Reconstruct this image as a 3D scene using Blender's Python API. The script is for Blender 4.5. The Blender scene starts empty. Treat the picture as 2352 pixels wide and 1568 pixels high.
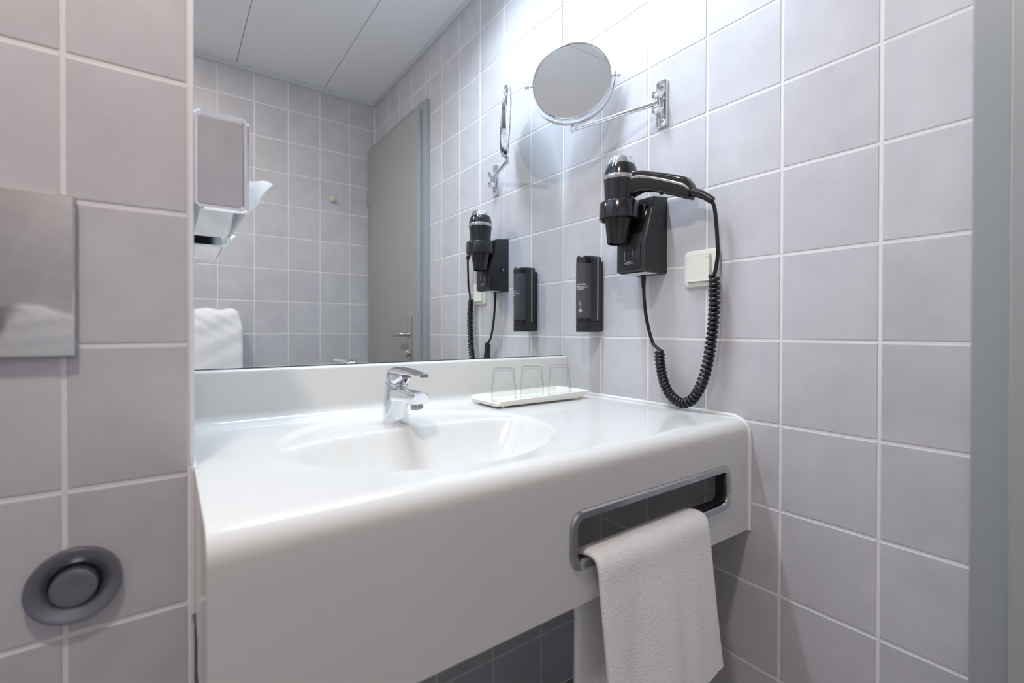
import bpy, bmesh, math, random
from mathutils import Vector, Matrix
random.seed(7)
PI = math.pi
SC = bpy.context.scene
COL = SC.collection

# ------------------------------------------------------------------ camera
F_PX, YAW, PITCH, ROLL = 1076.853, 0.630523, -0.0063835, 0.0017457
cam_d = bpy.data.cameras.new('camera')
cam = bpy.data.objects.new('camera', cam_d); COL.objects.link(cam)
fw = Vector((math.sin(YAW)*math.cos(PITCH), math.cos(YAW)*math.cos(PITCH), math.sin(PITCH)))
rt = fw.cross(Vector((0, 0, 1))).normalized(); up = rt.cross(fw)
r2 = rt*math.cos(ROLL) + up*math.sin(ROLL); u2 = -rt*math.sin(ROLL) + up*math.cos(ROLL)
cm = Matrix((r2, u2, -fw)).transposed().to_4x4()
cm.translation = Vector((-0.976706, -1.073322, 1.03916))
cam.matrix_world = cm
cam_d.sensor_width = 36.0
cam_d.lens = F_PX/2352*36.0
cam_d.shift_y = -19.21/2352
cam_d.clip_start = 0.02
cam_d.dof.use_dof = True
cam_d.dof.focus_distance = 1.22
cam_d.dof.aperture_fstop = 3.2
SC.camera = cam

# ------------------------------------------------------------------ world, exposure
w = bpy.data.worlds.new('world'); SC.world = w; w.use_nodes = True
w.node_tree.nodes['Background'].inputs[0].default_value = (0.9, 0.93, 1.0, 1)
w.node_tree.nodes['Background'].inputs[1].default_value = 0.05
SC.view_settings.view_transform = 'Standard'
SC.view_settings.look = 'None'
SC.view_settings.exposure = 0.08
SC.view_settings.gamma = 1.0
SC.view_settings.use_curve_mapping = False
try:
    SC.cycles.use_denoising = True
    SC.cycles.max_bounces = 12
    SC.cycles.diffuse_bounces = 6
    SC.cycles.glossy_bounces = 8
    SC.cycles.transparent_max_bounces = 16
    SC.cycles.sample_clamp_indirect = 6.0
    SC.cycles.caustics_reflective = True
    SC.cycles.caustics_refractive = False
except Exception:
    pass

# ------------------------------------------------------------------ lights: the tube over the basin, the downlight in the room
def area(name, loc, sx, sy, power, col, shape='RECTANGLE'):
    l = bpy.data.lights.new(name, 'AREA'); l.shape = shape
    l.size = sx; l.size_y = sy; l.energy = power; l.color = col
    o = bpy.data.objects.new(name, l); COL.objects.link(o); o.location = loc
    return o
TUBE_P, TUBE_C = 10.5, (0.72, 0.85, 1.0)
ROOM_P, ROOM_C = 11.6, (1.0, 0.865, 0.78)
tube_l = area('tube_lamp_light', (-0.485, -0.190, 2.3265), 0.58, 0.045, TUBE_P, TUBE_C)
tube_l.data.spread = math.radians(142)
area('ceiling_lamp_light', (-1.17, -0.92, 2.355), 0.12, 0.12, ROOM_P, ROOM_C, 'DISK')

# ------------------------------------------------------------------ materials
def new_mat(name):
    m = bpy.data.materials.new(name); m.use_nodes = True
    nt = m.node_tree; b = nt.nodes['Principled BSDF']
    return m, nt, b
def simple(name, col, rough=0.5, metal=0.0, coat=0.0, noise=0.0, nscale=20.0, bump=0.0, bscale=200.0, spec=0.5):
    m, nt, b = new_mat(name)
    b.inputs['Base Color'].default_value = (*col, 1)
    b.inputs['Roughness'].default_value = rough
    b.inputs['Metallic'].default_value = metal
    b.inputs['Coat Weight'].default_value = coat
    b.inputs['Specular IOR Level'].default_value = spec
    tc = nt.nodes.new('ShaderNodeTexCoord')
    if noise > 0:
        n = nt.nodes.new('ShaderNodeTexNoise'); n.inputs['Scale'].default_value = nscale; n.inputs['Detail'].default_value = 4
        nt.links.new(tc.outputs['Object'], n.inputs['Vector'])
        r = nt.nodes.new('ShaderNodeMixRGB'); r.blend_type = 'MIX'
        r.inputs[1].default_value = (*[c*(1-noise) for c in col], 1); r.inputs[2].default_value = (*[min(1, c*(1+noise)) for c in col], 1)
        nt.links.new(n.outputs['Fac'], r.inputs[0]); nt.links.new(r.outputs[0], b.inputs['Base Color'])
    if bump > 0:
        n2 = nt.nodes.new('ShaderNodeTexNoise'); n2.inputs['Scale'].default_value = bscale; n2.inputs['Detail'].default_value = 3
        nt.links.new(tc.outputs['Object'], n2.inputs['Vector'])
        bp = nt.nodes.new('ShaderNodeBump'); bp.inputs['Strength'].default_value = bump; bp.inputs['Distance'].default_value = 0.002
        nt.links.new(n2.outputs['Fac'], bp.inputs['Height']); nt.links.new(bp.outputs[0], b.inputs['Normal'])
    return m
def tile_mat(name, c1, c2, rough=0.42):
    m, nt, b = new_mat(name)
    geo = nt.nodes.new('ShaderNodeNewGeometry'); oi = nt.nodes.new('ShaderNodeObjectInfo')
    mul = nt.nodes.new('ShaderNodeMath'); mul.operation = 'MULTIPLY'; mul.inputs[1].default_value = 37.0
    nt.links.new(oi.outputs['Random'], mul.inputs[0])
    add = nt.nodes.new('ShaderNodeVectorMath'); add.operation = 'ADD'
    nt.links.new(geo.outputs['Position'], add.inputs[0]); nt.links.new(mul.outputs[0], add.inputs[1])
    n = nt.nodes.new('ShaderNodeTexNoise'); n.inputs['Scale'].default_value = 9.0; n.inputs['Detail'].default_value = 5; n.inputs['Roughness'].default_value = 0.6
    nt.links.new(add.outputs[0], n.inputs['Vector'])
    f = nt.nodes.new('ShaderNodeTexNoise'); f.inputs['Scale'].default_value = 420.0; f.inputs['Detail'].default_value = 2
    nt.links.new(add.outputs[0], f.inputs['Vector'])
    s = nt.nodes.new('ShaderNodeMath'); s.operation = 'MULTIPLY_ADD'; s.inputs[1].default_value = 0.22; 
    nt.links.new(f.outputs['Fac'], s.inputs[0]); nt.links.new(n.outputs['Fac'], s.inputs[2])
    rnd = nt.nodes.new('ShaderNodeMath'); rnd.operation = 'MULTIPLY_ADD'; rnd.inputs[1].default_value = 0.16
    nt.links.new(oi.outputs['Random'], rnd.inputs[0]); nt.links.new(s.outputs[0], rnd.inputs[2])
    rp = nt.nodes.new('ShaderNodeValToRGB')
    rp.color_ramp.elements[0].position = 0.38; rp.color_ramp.elements[0].color = (*c1, 1)
    rp.color_ramp.elements[1].position = 0.95; rp.color_ramp.elements[1].color = (*c2, 1)
    nt.links.new(rnd.outputs[0], rp.inputs[0]); nt.links.new(rp.outputs[0], b.inputs['Base Color'])
    b.inputs['Roughness'].default_value = rough
    bp = nt.nodes.new('ShaderNodeBump'); bp.inputs['Strength'].default_value = 0.12; bp.inputs['Distance'].default_value = 0.001
    nt.links.new(f.outputs['Fac'], bp.inputs['Height']); nt.links.new(bp.outputs[0], b.inputs['Normal'])
    return m
M = {}
M['tile'] = tile_mat('mauve_tile', (0.49, 0.478, 0.500), (0.61, 0.598, 0.624))
M['tile_front'] = tile_mat('grey_tile', (0.49, 0.478, 0.500), (0.61, 0.598, 0.624))
M['grout'] = simple('pale_grout', (0.78, 0.765, 0.765), 0.85, noise=0.06, nscale=60)
M['silicone'] = simple('white_silicone', (0.82, 0.82, 0.82), 0.35)
M['ceiling'] = simple('ceiling_panel', (0.92, 0.93, 0.93), 0.6, noise=0.02, nscale=8)
M['ctrim'] = simple('ceiling_trim', (0.62, 0.63, 0.65), 0.4, noise=0.02)
M['floor'] = simple('floor_tile', (0.28, 0.278, 0.275), 0.4, noise=0.12, nscale=6)
M['acrylic'] = simple('white_acrylic', (0.70, 0.695, 0.665), 0.13, coat=0.25, noise=0.012, nscale=5)
M['mirror'] = simple('silvered_glass', (0.87, 0.90, 0.90), 0.0, metal=1.0)
M['mirror_edge'] = simple('glass_edge', (0.05, 0.075, 0.075), 0.25)
M['chrome'] = simple('chrome', (0.80, 0.81, 0.83), 0.06, metal=1.0)
M['chrome_soft'] = simple('polished_steel', (0.56, 0.555, 0.57), 0.10, metal=1.0, noise=0.04, nscale=6)
M['plate_steel'] = simple('plate_steel', (0.50, 0.49, 0.49), 0.08, metal=1.0, bump=0.35, bscale=9)
M['chrome_dark'] = simple('dark_chrome', (0.50, 0.505, 0.53), 0.12, metal=1.0)
M['satin'] = simple('satin_steel', (0.27, 0.275, 0.31), 0.32, metal=0.85)
M['nickel'] = simple('satin_nickel', (0.62, 0.59, 0.50), 0.28, metal=1.0)
M['black'] = simple('glossy_black_plastic', (0.012, 0.012, 0.014), 0.16, coat=0.3)
M['black_mat'] = simple('satin_black_plastic', (0.022, 0.022, 0.025), 0.36, bump=0.05, bscale=900)
M['rubber'] = simple('black_rubber', (0.010, 0.011, 0.013), 0.30)
M['void'] = simple('dark_hollow', (0.004, 0.004, 0.005), 0.7)
M['label'] = simple('charcoal_label', (0.060, 0.060, 0.070), 0.42)
M['print'] = simple('white_print', (0.80, 0.80, 0.80), 0.5)
M['silver'] = simple('silver_plastic', (0.62, 0.62, 0.62), 0.16, metal=0.9)
M['cream'] = simple('cream_plastic', (0.80, 0.79, 0.69), 0.28, noise=0.01)
M['tray'] = simple('ivory_plastic', (0.84, 0.82, 0.74), 0.3, noise=0.01)
M['door'] = simple('grey_door_lacquer', (0.36, 0.36, 0.355), 0.38, noise=0.015, nscale=12)
M['frame'] = simple('grey_door_frame', (0.32, 0.345, 0.355), 0.38, noise=0.015, nscale=12)
M['towel'] = simple('white_terry', (0.95, 0.945, 0.955), 0.95, noise=0.04, nscale=60, bump=1.0, bscale=300, spec=0.1)
M['paper'] = simple('white_tissue', (0.90, 0.90, 0.90), 0.9, noise=0.02, nscale=40)
M['stopper'] = simple('yellowed_rubber', (0.62, 0.60, 0.44), 0.4, noise=0.05, nscale=60)
M['sticker'] = simple('grey_sticker', (0.62, 0.64, 0.64), 0.45, noise=0.1, nscale=60)
M['red'] = simple('red_mark', (0.35, 0.03, 0.02), 0.3)
M['blue'] = simple('blue_mark', (0.02, 0.09, 0.45), 0.3)
tb = M['towel'].node_tree.nodes['Principled BSDF']
tb.inputs['Sheen Weight'].default_value = 0.9; tb.inputs['Sheen Roughness'].default_value = 0.5
def paper_mat():
    m = bpy.data.materials.new('thin_tissue'); m.use_nodes = True; nt = m.node_tree
    nt.nodes.remove(nt.nodes['Principled BSDF'])
    d = nt.nodes.new('ShaderNodeBsdfDiffuse'); d.inputs[0].default_value = (0.93, 0.93, 0.93, 1)
    t = nt.nodes.new('ShaderNodeBsdfTranslucent'); t.inputs[0].default_value = (0.93, 0.93, 0.93, 1)
    x = nt.nodes.new('ShaderNodeMixShader'); x.inputs[0].default_value = 0.45
    nt.links.new(d.outputs[0], x.inputs[1]); nt.links.new(t.outputs[0], x.inputs[2]); nt.links.new(x.outputs[0], nt.nodes['Material Output'].inputs[0])
    return m
M['paper'] = paper_mat()
def emit(name, col, s):
    m, nt, b = new_mat(name)
    b.inputs['Emission Color'].default_value = (*col, 1); b.inputs['Emission Strength'].default_value = s
    b.inputs['Base Color'].default_value = (0.8, 0.8, 0.8, 1)
    return m
M['tube'] = emit('lit_tube_diffuser', TUBE_C, 8.0)
M['spot'] = emit('lit_downlight', ROOM_C, 8.0)
def glass_mat():
    m = bpy.data.materials.new('clear_glass'); m.use_nodes = True; nt = m.node_tree
    nt.nodes.remove(nt.nodes['Principled BSDF']); out = nt.nodes['Material Output']
    lw = nt.nodes.new('ShaderNodeLayerWeight'); lw.inputs[0].default_value = 0.5
    pw = nt.nodes.new('ShaderNodeMath'); pw.operation = 'POWER'; pw.inputs[1].default_value = 4.0
    nt.links.new(lw.outputs['Facing'], pw.inputs[0])
    fr = nt.nodes.new('ShaderNodeMath'); fr.operation = 'MULTIPLY_ADD'; fr.inputs[1].default_value = 0.6; fr.inputs[2].default_value = 0.035
    nt.links.new(pw.outputs[0], fr.inputs[0])
    tr = nt.nodes.new('ShaderNodeBsdfTransparent'); tr.inputs[0].default_value = (0.985, 0.99, 0.99, 1)
    p2 = nt.nodes.new('ShaderNodeMath'); p2.operation = 'POWER'; p2.inputs[1].default_value = 5.0
    nt.links.new(lw.outputs['Facing'], p2.inputs[0])
    mc = nt.nodes.new('ShaderNodeMixRGB'); mc.inputs[1].default_value = (0.985, 0.99, 0.99, 1); mc.inputs[2].default_value = (0.50, 0.57, 0.60, 1)
    nt.links.new(p2.outputs[0], mc.inputs[0]); nt.links.new(mc.outputs[0], tr.inputs[0])
    gl = nt.nodes.new('ShaderNodeBsdfGlossy'); gl.inputs['Roughness'].default_value = 0.02; gl.inputs[0].default_value = (0.95, 0.95, 0.95, 1)
    mx = nt.nodes.new('ShaderNodeMixShader')
    nt.links.new(fr.outputs[0], mx.inputs[0]); nt.links.new(tr.outputs[0], mx.inputs[1]); nt.links.new(gl.outputs[0], mx.inputs[2])
    nt.links.new(mx.outputs[0], out.inputs['Surface'])
    return m
M['glass'] = glass_mat()

# ------------------------------------------------------------------ helpers
def link(name, me, mat, parent=None):
    o = bpy.data.objects.new(name, me); COL.objects.link(o)
    if mat is not None and not me.materials: me.materials.append(M[mat] if isinstance(mat, str) else mat)
    if parent is not None:
        o.parent = parent
        o.matrix_parent_inverse = parent.matrix_world.inverted() if parent.type == 'EMPTY' else Matrix()
    return o
def shade(me, ang=35):
    for p in me.polygons: p.use_smooth = True
    me.set_sharp_from_angle(angle=math.radians(ang))
def mesh(name, vs, fs, mat, parent=None, smooth=None):
    me = bpy.data.meshes.new(name); me.from_pydata([tuple(v) for v in vs], [], fs); me.update()
    if smooth is not None: shade(me, smooth)
    return link(name, me, mat, parent)
def from_bm(name, bm, mat, parent=None, smooth=None):
    bmesh.ops.recalc_face_normals(bm, faces=bm.faces)
    me = bpy.data.meshes.new(name); bm.to_mesh(me); bm.free()
    if smooth is not None: shade(me, smooth)
    return link(name, me, mat, parent)
def tag(o, label, cat, group=None):
    o['label'] = label; o['category'] = cat
    if group: o['group'] = group
    return o
def struct(o, label=None):
    o['kind'] = 'structure'
    if label: o['label'] = label; 
    return o
def empty(name, loc):
    o = bpy.data.objects.new(name, None); COL.objects.link(o); o.location = loc
    o.empty_display_size = 0.05; o.matrix_world = Matrix.Translation(loc)
    return o
def add_box(bm, x0, x1, y0, y1, z0, z1, bev=0.0, seg=2):
    t = bmesh.new(); bmesh.ops.create_cube(t, size=1.0)
    for v in t.verts:
        v.co = Vector(((x0+x1)/2 + v.co.x*(x1-x0), (y0+y1)/2 + v.co.y*(y1-y0), (z0+z1)/2 + v.co.z*(z1-z0)))
    if bev > 0: bmesh.ops.bevel(t, geom=t.edges[:], offset=bev, segments=seg, profile=0.5, affect='EDGES')
    me = bpy.data.meshes.new('tmp'); t.to_mesh(me); t.free(); bm.from_mesh(me); bpy.data.meshes.remove(me)
def box(name, x0, x1, y0, y1, z0, z1, mat, parent=None, bev=0.0, seg=2):
    bm = bmesh.new(); add_box(bm, x0, x1, y0, y1, z0, z1, bev, seg)
    return from_bm(name, bm, mat, parent, 40 if bev > 0 else None)
def add_loft(bm, rings, cap0=True, cap1=True, closed=True):
    n = len(rings[0]); vr = [[bm.verts.new(p) for p in r] for r in rings]
    for a, b in zip(vr, vr[1:]):
        for i in range(n if closed else n-1):
            j = (i+1) % n; bm.faces.new((a[i], a[j], b[j], b[i]))
    if cap0: bm.faces.new(list(reversed(vr[0])))
    if cap1: bm.faces.new(vr[-1])
def loft(name, rings, mat, parent=None, cap0=True, cap1=True, smooth=40):
    bm = bmesh.new(); add_loft(bm, rings, cap0, cap1); return from_bm(name, bm, mat, parent, smooth)
def lathe_rings(profile, c, seg=32, axis=Vector((0, 0, 1)), xdir=None):
    axis = axis.normalized()
    if xdir is None: xdir = axis.orthogonal()
    xdir = (xdir - axis*xdir.dot(axis)).normalized(); yd = axis.cross(xdir)
    return [[c + axis*h + (xdir*math.cos(2*PI*i/seg) + yd*math.sin(2*PI*i/seg))*r for i in range(seg)] for r, h in profile]
def lathe(name, profile, c, mat, parent=None, seg=32, axis=Vector((0, 0, 1)), smooth=35, cap0=True, cap1=True):
    return loft(name, lathe_rings(profile, Vector(c), seg, axis), mat, parent, cap0, cap1, smooth)
def spline(pts, n):
    pts = [Vector(p) for p in pts]; P = [pts[0]*2-pts[1]] + pts + [pts[-1]*2-pts[-2]]; out = []
    for i in range(1, len(P)-2):
        for k in range(n):
            t = k/n; a, b, c, d = P[i-1], P[i], P[i+1], P[i+2]
            out.append(0.5*((2*b) + (c-a)*t + (2*a-5*b+4*c-d)*t*t + (3*b-a-3*c+d)*t**3))
    out.append(pts[-1]); return out
def tube_rings(pts, rad, seg=10):
    pts = [Vector(p) for p in pts]; n = len(pts); rings = []
    t0 = (pts[1]-pts[0]).normalized(); nrm = t0.orthogonal().normalized()
    for i in range(n):
        t = (pts[min(i+1, n-1)] - pts[max(i-1, 0)]).normalized()
        nrm = (nrm - t*nrm.dot(t)).normalized(); b = t.cross(nrm)
        r = rad[i] if isinstance(rad, (list, tuple)) else rad
        rings.append([pts[i] + (nrm*math.cos(2*PI*k/seg) + b*math.sin(2*PI*k/seg))*r for k in range(seg)])
    return rings
def tube(name, pts, rad, mat, parent=None, seg=10, smooth=50):
    return loft(name, tube_rings(pts, rad, seg), mat, parent, True, True, smooth)
def rrect(w_, h_, r, n=5):
    """rounded rectangle outline centred on 0, list of (a, b)"""
    out = []
    for cx, cy, a0 in ((w_/2-r, h_/2-r, 0), (-w_/2+r, h_/2-r, 90), (-w_/2+r, -h_/2+r, 180), (w_/2-r, -h_/2+r, 270)):
        for k in range(n+1):
            a = math.radians(a0 + 90*k/n); out.append((cx + r*math.cos(a), cy + r*math.sin(a)))
    return out

# ------------------------------------------------------------------ tiled surfaces
PX, PZ, Z0 = 0.16, 0.1690737, 1.02
ROWS = [Z0 + PZ*j for j in range(-6, 9)]
GAP = 0.0050
_tc = {}
def tile_mesh(w_, h_, mat):
    k = (round(w_, 4), round(h_, 4), mat)
    if k not in _tc:
        b = 0.0015; d = 0.0010
        vs = [(-w_/2, -h_/2, -d), (w_/2, -h_/2, -d), (w_/2, h_/2, -d), (-w_/2, h_/2, -d)]
        q = b*0.45
        vs += [(-w_/2+q, -h_/2+q, -d*0.25), (w_/2-q, -h_/2+q, -d*0.25), (w_/2-q, h_/2-q, -d*0.25), (-w_/2+q, h_/2-q, -d*0.25)]
        vs += [(-w_/2+b, -h_/2+b, 0), (w_/2-b, -h_/2+b, 0), (w_/2-b, h_/2-b, 0), (-w_/2+b, h_/2-b, 0)]
        fs = [(8, 9, 10, 11)]
        for l in (0, 4):
            for i in range(4):
                j = (i+1) % 4; fs.append((l+i, l+j, l+4+j, l+4+i))
        me = bpy.data.meshes.new('tile'); me.from_pydata(vs, [], fs); me.update(); me.materials.append(M[mat])
        _tc[k] = me
    return _tc[k]
def tiles(wall, org, U, V, us, vs_, mat='tile'):
    """org: point where u=v=0 on the tile face; us, vs_: joint positions incl. the ends"""
    N = U.cross(V)
    for a, b in zip(us, us[1:]):
        for c, d in zip(vs_, vs_[1:]):
            if b-a < 0.016 or d-c < 0.016: continue
            o = bpy.data.objects.new('tile', tile_mesh(b-a-GAP, d-c-GAP, mat)); COL.objects.link(o)
            m = Matrix((U, V, N)).transposed().to_4x4()
            m.translation = org + U*((a+b)/2) + V*((c+d)/2)
            t = random.uniform(-1, 1)*0.0012
            o.matrix_world = m @ Matrix.Rotation(t, 4, random.choice('XY')); o.parent = wall
def cuts(lo, hi, lines): return [lo] + [l for l in sorted(lines) if lo+0.004 < l < hi-0.004] + [hi]

XL, YF, ZC = -1.95, -1.6393, 2.372      # left wall, wall behind the camera, ceiling
PXE, PYF = -0.952, -0.3278              # partition: free edge x, front face y
FRY = -0.9135                           # door frame starts here on the right wall
ZT = 2.346                              # underside of the ceiling trim
g = 0.0010
wr = struct(box('wall_right', g, 0.12, YF-0.1, 0.1, 0, ZC+0.05, 'grout'), 'tiled wall with the door and the fittings')
wb = struct(box('wall_back', PXE-0.6, 0.0, 0.006, 0.1, 0, ZC+0.05, 'grout'), 'wall behind the mirror and the basin')
wf = struct(box('wall_front', XL-0.1, 0.12, YF-0.1, YF-g, 0, ZC+0.05, 'grout'), 'tiled wall seen in the mirror')
wl = struct(box('wall_left', XL-0.1, XL, YF, 0.0, 0, ZC+0.05, 'tile'), 'far end wall out of view')
wp = struct(box('wall_partition', XL, PXE-g, PYF+g, 0.005, 0, ZC+0.05, 'grout'), 'tiled partition beside the basin')
fl = struct(box('floor', XL-0.1, 0.12, YF-0.1, 0.1, -0.1, 0.0, 'floor'), 'bathroom floor')
ylines = [-(0.15746 + PX*k) for k in range(-1, 12)]
# right wall: its face looks towards -X, U runs along -Y
U, V = Vector((0, -1, 0)), Vector((0, 0, 1))
tiles(wr, Vector((0, 0, 0)), U, V, cuts(0.0015, -FRY, [-y for y in ylines]), cuts(0.0, ZT, ROWS))
tiles(wr, Vector((0, 0, 0)), U, V, cuts(-FRY, -YF, [-y for y in ylines]), cuts(2.108, ZT, ROWS))
# wall behind the camera: face looks towards +Y, U runs along -X
U = Vector((-1, 0, 0))
tiles(wf, Vector((0, YF, 0)), U, V, cuts(0.0, -XL, [0.147 + PX*k for k in range(0, 13)]), cuts(0.0, ZT, ROWS), 'tile_front')
# partition front (faces -Y) and its return (faces +X)
U = Vector((1, 0, 0))
tiles(wp, Vector((0, PYF, 0)), U, V, cuts(XL, PXE-0.004, [-1.076 - PX*k for k in range(0, 6)]), cuts(0.0, ZC, ROWS))
U = Vector((0, 1, 0))
tiles(wp, Vector((PXE, 0, 0)), U, V, cuts(PYF+0.004, 0.0, [-0.16, -0.32]), cuts(0.0, ZC, ROWS))
# back wall: below the basin top only (the mirror covers the rest)
U = Vector((1, 0, 0))
wq = struct(box('wall_base', PXE, 0.0, -0.056, 0.006, 0, 0.74, 'grout'), 'tiled base wall under the basin')
tiles(wq, Vector((0, -0.057, 0)), U, V, cuts(PXE, 0.0, [-0.1310 - 0.164*k for k in range(0, 6)]), cuts(0.0, 0.74, ROWS))
# ceiling panels
ce = struct(box('ceiling', XL-0.1, 0.12, YF-0.1, 0.1, ZC+0.006, ZC+0.1, 'ctrim'), 'panelled ceiling')
xs = [0.0, -0.285, -0.705, -1.125, -1.545, XL]
for a, b in zip(xs, xs[1:]):
    box('ceiling_panel', b+0.0014, a-0.0014, YF+0.001, 0.004, ZC, ZC+0.0055, 'ceiling', ce, bev=0.0012, seg=1)
# ceiling edge profile
def trim(name, x0, x1, y0, y1, z0, z1, mat, label, bev=0.0015):
    return struct(box(name, x0, x1, y0, y1, z0, z1, mat, bev=bev, seg=1), label)
trim('trim_1', -0.011, 0.001, YF, 0.002, ZT, ZC+0.002, 'ctrim', 'ceiling edge strip on the right wall')
trim('trim_2', XL, -0.011, YF-0.001, YF+0.011, ZT, ZC+0.002, 'ctrim', 'ceiling edge strip on the wall seen in the mirror')
trim('trim_3', PXE-0.005, PXE+0.0012, PYF-0.0012, PYF+0.005, 0.862, ZC, 'silicone', 'white corner strip of the partition', bev=0.001)
trim('trim_4', PXE-0.005, PXE+0.0006, PYF-0.0006, PYF+0.005, 0.0, 0.86, 'grout', 'grout corner of the partition under the basin top', bev=0.001)
trim('trim_5', -0.0026, 0.0012, -0.0040, 0.0055, 0.962, ZC, 'silicone', 'white sealant in the corner beside the mirror')
trim('trim_6', -0.0055, 0.0012, YF-0.0012, YF+0.0055, 0.0, ZT, 'silicone', 'sealant in the corner beside the door')

# ------------------------------------------------------------------ door in the right wall
dr = struct(empty('door_1', (0, -1.28, 0)), 'grey door with satin lever handle')
FP = 0.022
bm = bmesh.new()
add_box(bm, -FP, 0.004, -0.9612, FRY, 0.0, 2.107, 0.002, 1)
add_box(bm, -FP, 0.004, YF+0.001, -1.6215, 0.0, 2.107, 0.002, 1)
add_box(bm, -FP, 0.004, -1.6215, -0.9612, 2.062, 2.107, 0.0, 1)
from_bm('door_frame', bm, 'frame', dr)
leaf = box('door_leaf', -FP-0.0185, -FP-0.0008, -1.6195, -0.9555, 0.008, 2.070, 'door', dr, bev=0.0012, seg=1)
LX = -FP-0.0185
bm = bmesh.new(); add_box(bm, LX-0.009, LX, -1.059, -1.020, 0.868, 1.108, 0.003, 2)
pl = from_bm('handle_plate', bm, 'nickel', dr, 40)
pts = spline([(LX-0.006, -1.040, 1.018), (LX-0.036, -1.040, 1.018), (LX-0.048, -1.047, 1.018), (LX-0.050, -1.075, 1.016), (LX-0.050, -1.150, 1.014)], 6)
tube('lever_handle', pts, [0.0095]*13 + [0.0105]*12, 'nickel', dr, 14)
lathe('thumb_turn', [(0.011, 0), (0.011, 0.006), (0.017, 0.008), (0.017, 0.017), (0.013, 0.020)], (LX-0.008, -1.0395, 0.926), 'nickel', dr, 20, Vector((-1, 0, 0)))
for z in (1.80, 0.35):
    tube('hinge', [(LX-0.001, -1.6225, z-0.04), (LX-0.001, -1.6225, z+0.04)], 0.0050, 'satin', dr, 10)

# ------------------------------------------------------------------ mirror
mi = empty('wall_mirror', (-0.476, 0.0, 0.9635))
tag(mi, 'large frameless wall mirror above the basin, reaching the tiled corner', 'mirror')
MX0, MX1, MZ0, MZ1 = PXE+0.001, -0.0042, 0.9628, 2.14
mesh('mirror_surface', [(MX0, 0, MZ0), (MX1, 0, MZ0), (MX1, 0, MZ1), (MX0, 0, MZ1)], [(0, 1, 2, 3)], 'mirror', mi)
bm = bmesh.new()
for a in ((MX1, MX1+0.0012, 0.0, 0.005, MZ0, MZ1), (MX0-0.0008, MX0, 0.0, 0.005, MZ0, MZ1), (MX0, MX1, 0.0, 0.005, MZ0-0.0010, MZ0), (MX0, MX1, 0.0, 0.005, MZ1, MZ1+0.001)):
    add_box(bm, *a)
from_bm('glass_edge', bm, 'mirror_edge', mi)

# ------------------------------------------------------------------ washbasin top
TZ = 0.8555; CX, CY, CA, CB = -0.604, -0.300, 0.248, 0.2265
YFR, ZBOT = -0.5775, 0.6225
def sstep(a, b, x):
    t = max(0.0, min(1.0, (x-a)/(b-a))); return t*t*(3-2*t)
def smin(a, b, k):
    h = max(k-abs(a-b), 0.0)/k; return min(a, b) - h*h*k*0.25
def deck_z(x, y):
    e = math.hypot((x-CX)/CA, (y-CY)/CB)
    if e >= 1.0: return TZ
    f1 = (1.0-e)*CB
    rim = 0.0055*sstep(0.0, 0.014, f1)
    back = -0.2235 + 0.006*sstep(-0.715, -0.685, x)*(1-sstep(-0.525, -0.495, x)) - 0.03*sstep(-0.46, -0.36, x) - 0.03*sstep(-0.73, -0.84, x)
    f = smin(f1-0.010, back-y, 0.03)
    bowl = 0.0
    if f > -0.02:
        s = 0.5*(f + math.sqrt(f*f + 0.006**2)) - 0.0026
        s = max(0.0, s)
        t = min(1.0, s/0.15)
        bowl = 0.118*(1-(1-t)**2.3)
    return TZ - rim - bowl
vt = empty('washbasin_top', (-0.476, -0.29, ZBOT))
tag(vt, 'white moulded washbasin top with oval basin and deep front apron', 'washbasin')
prof = [(-0.0005, 0.9612)]
for k in range(6):
    a = PI/2 + PI/2*k/5; prof.append((-0.0130 + 0.007*math.cos(a), 0.9542 + 0.007*math.sin(a)))
R1 = 0.022
for k in range(9):
    a = PI/2*k/8; prof.append((-0.020 - R1 + R1*math.cos(a), TZ + R1 - R1*math.sin(a)))
nd0 = len(prof)
y0, y1 = -0.020-R1, YFR+0.030
ND = 150
for k in range(1, ND): prof.append((y0 + (y1-y0)*k/ND, None))
nd1 = len(prof)
for k in range(11):
    a = PI/2 + PI/2*k/10; prof.append((YFR+0.030 + 0.030*math.cos(a), TZ-0.030 + 0.030*math.sin(a)))
SLX0, SLX1, SLZ0, SLZ1 = -0.5035, -0.0875, 0.6955, 0.7665
for z in (0.80, SLZ1, 0.74, 0.72, SLZ0, 0.66, ZBOT+0.003): prof.append((YFR, z))
ns = len(prof)-7
prof += [(YFR+0.003, ZBOT), (YFR+0.020, ZBOT), (YFR+0.020, SLZ0), (YFR+0.020, SLZ1), (YFR+0.020, 0.80)]
nb = len(prof)-5
X0, X1 = PXE+0.0012, -0.0005
NX = 230
gx = sorted(set([round(X0 + (X1-X0)*i/NX, 5) for i in range(NX+1) if min(abs(X0+(X1-X0)*i/NX-SLX0), abs(X0+(X1-X0)*i/NX-SLX1)) > 0.0015] + [SLX0, SLX1]))
vs = []; fs = []
for x in gx:
    for (y, z) in prof: vs.append((x, y, deck_z(x, y) if z is None else z))
n = len(prof)
for i in range(len(gx)-1):
    xm = (gx[i]+gx[i+1])/2
    for k in range(n-1):
        zm = prof[k][1]; zn = prof[k+1][1]
        if k >= nd1 and zm is not None and SLX0 < xm < SLX1:
            zc = (zm+zn)/2
            if SLZ0 < zc < SLZ1: continue
        fs.append((i*n+k, i*n+k+1, (i+1)*n+k+1, (i+1)*n+k))
bm = bmesh.new()
bv = [bm.verts.new(v) for v in vs]
for f in fs: bm.faces.new([bv[i] for i in f])
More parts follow.
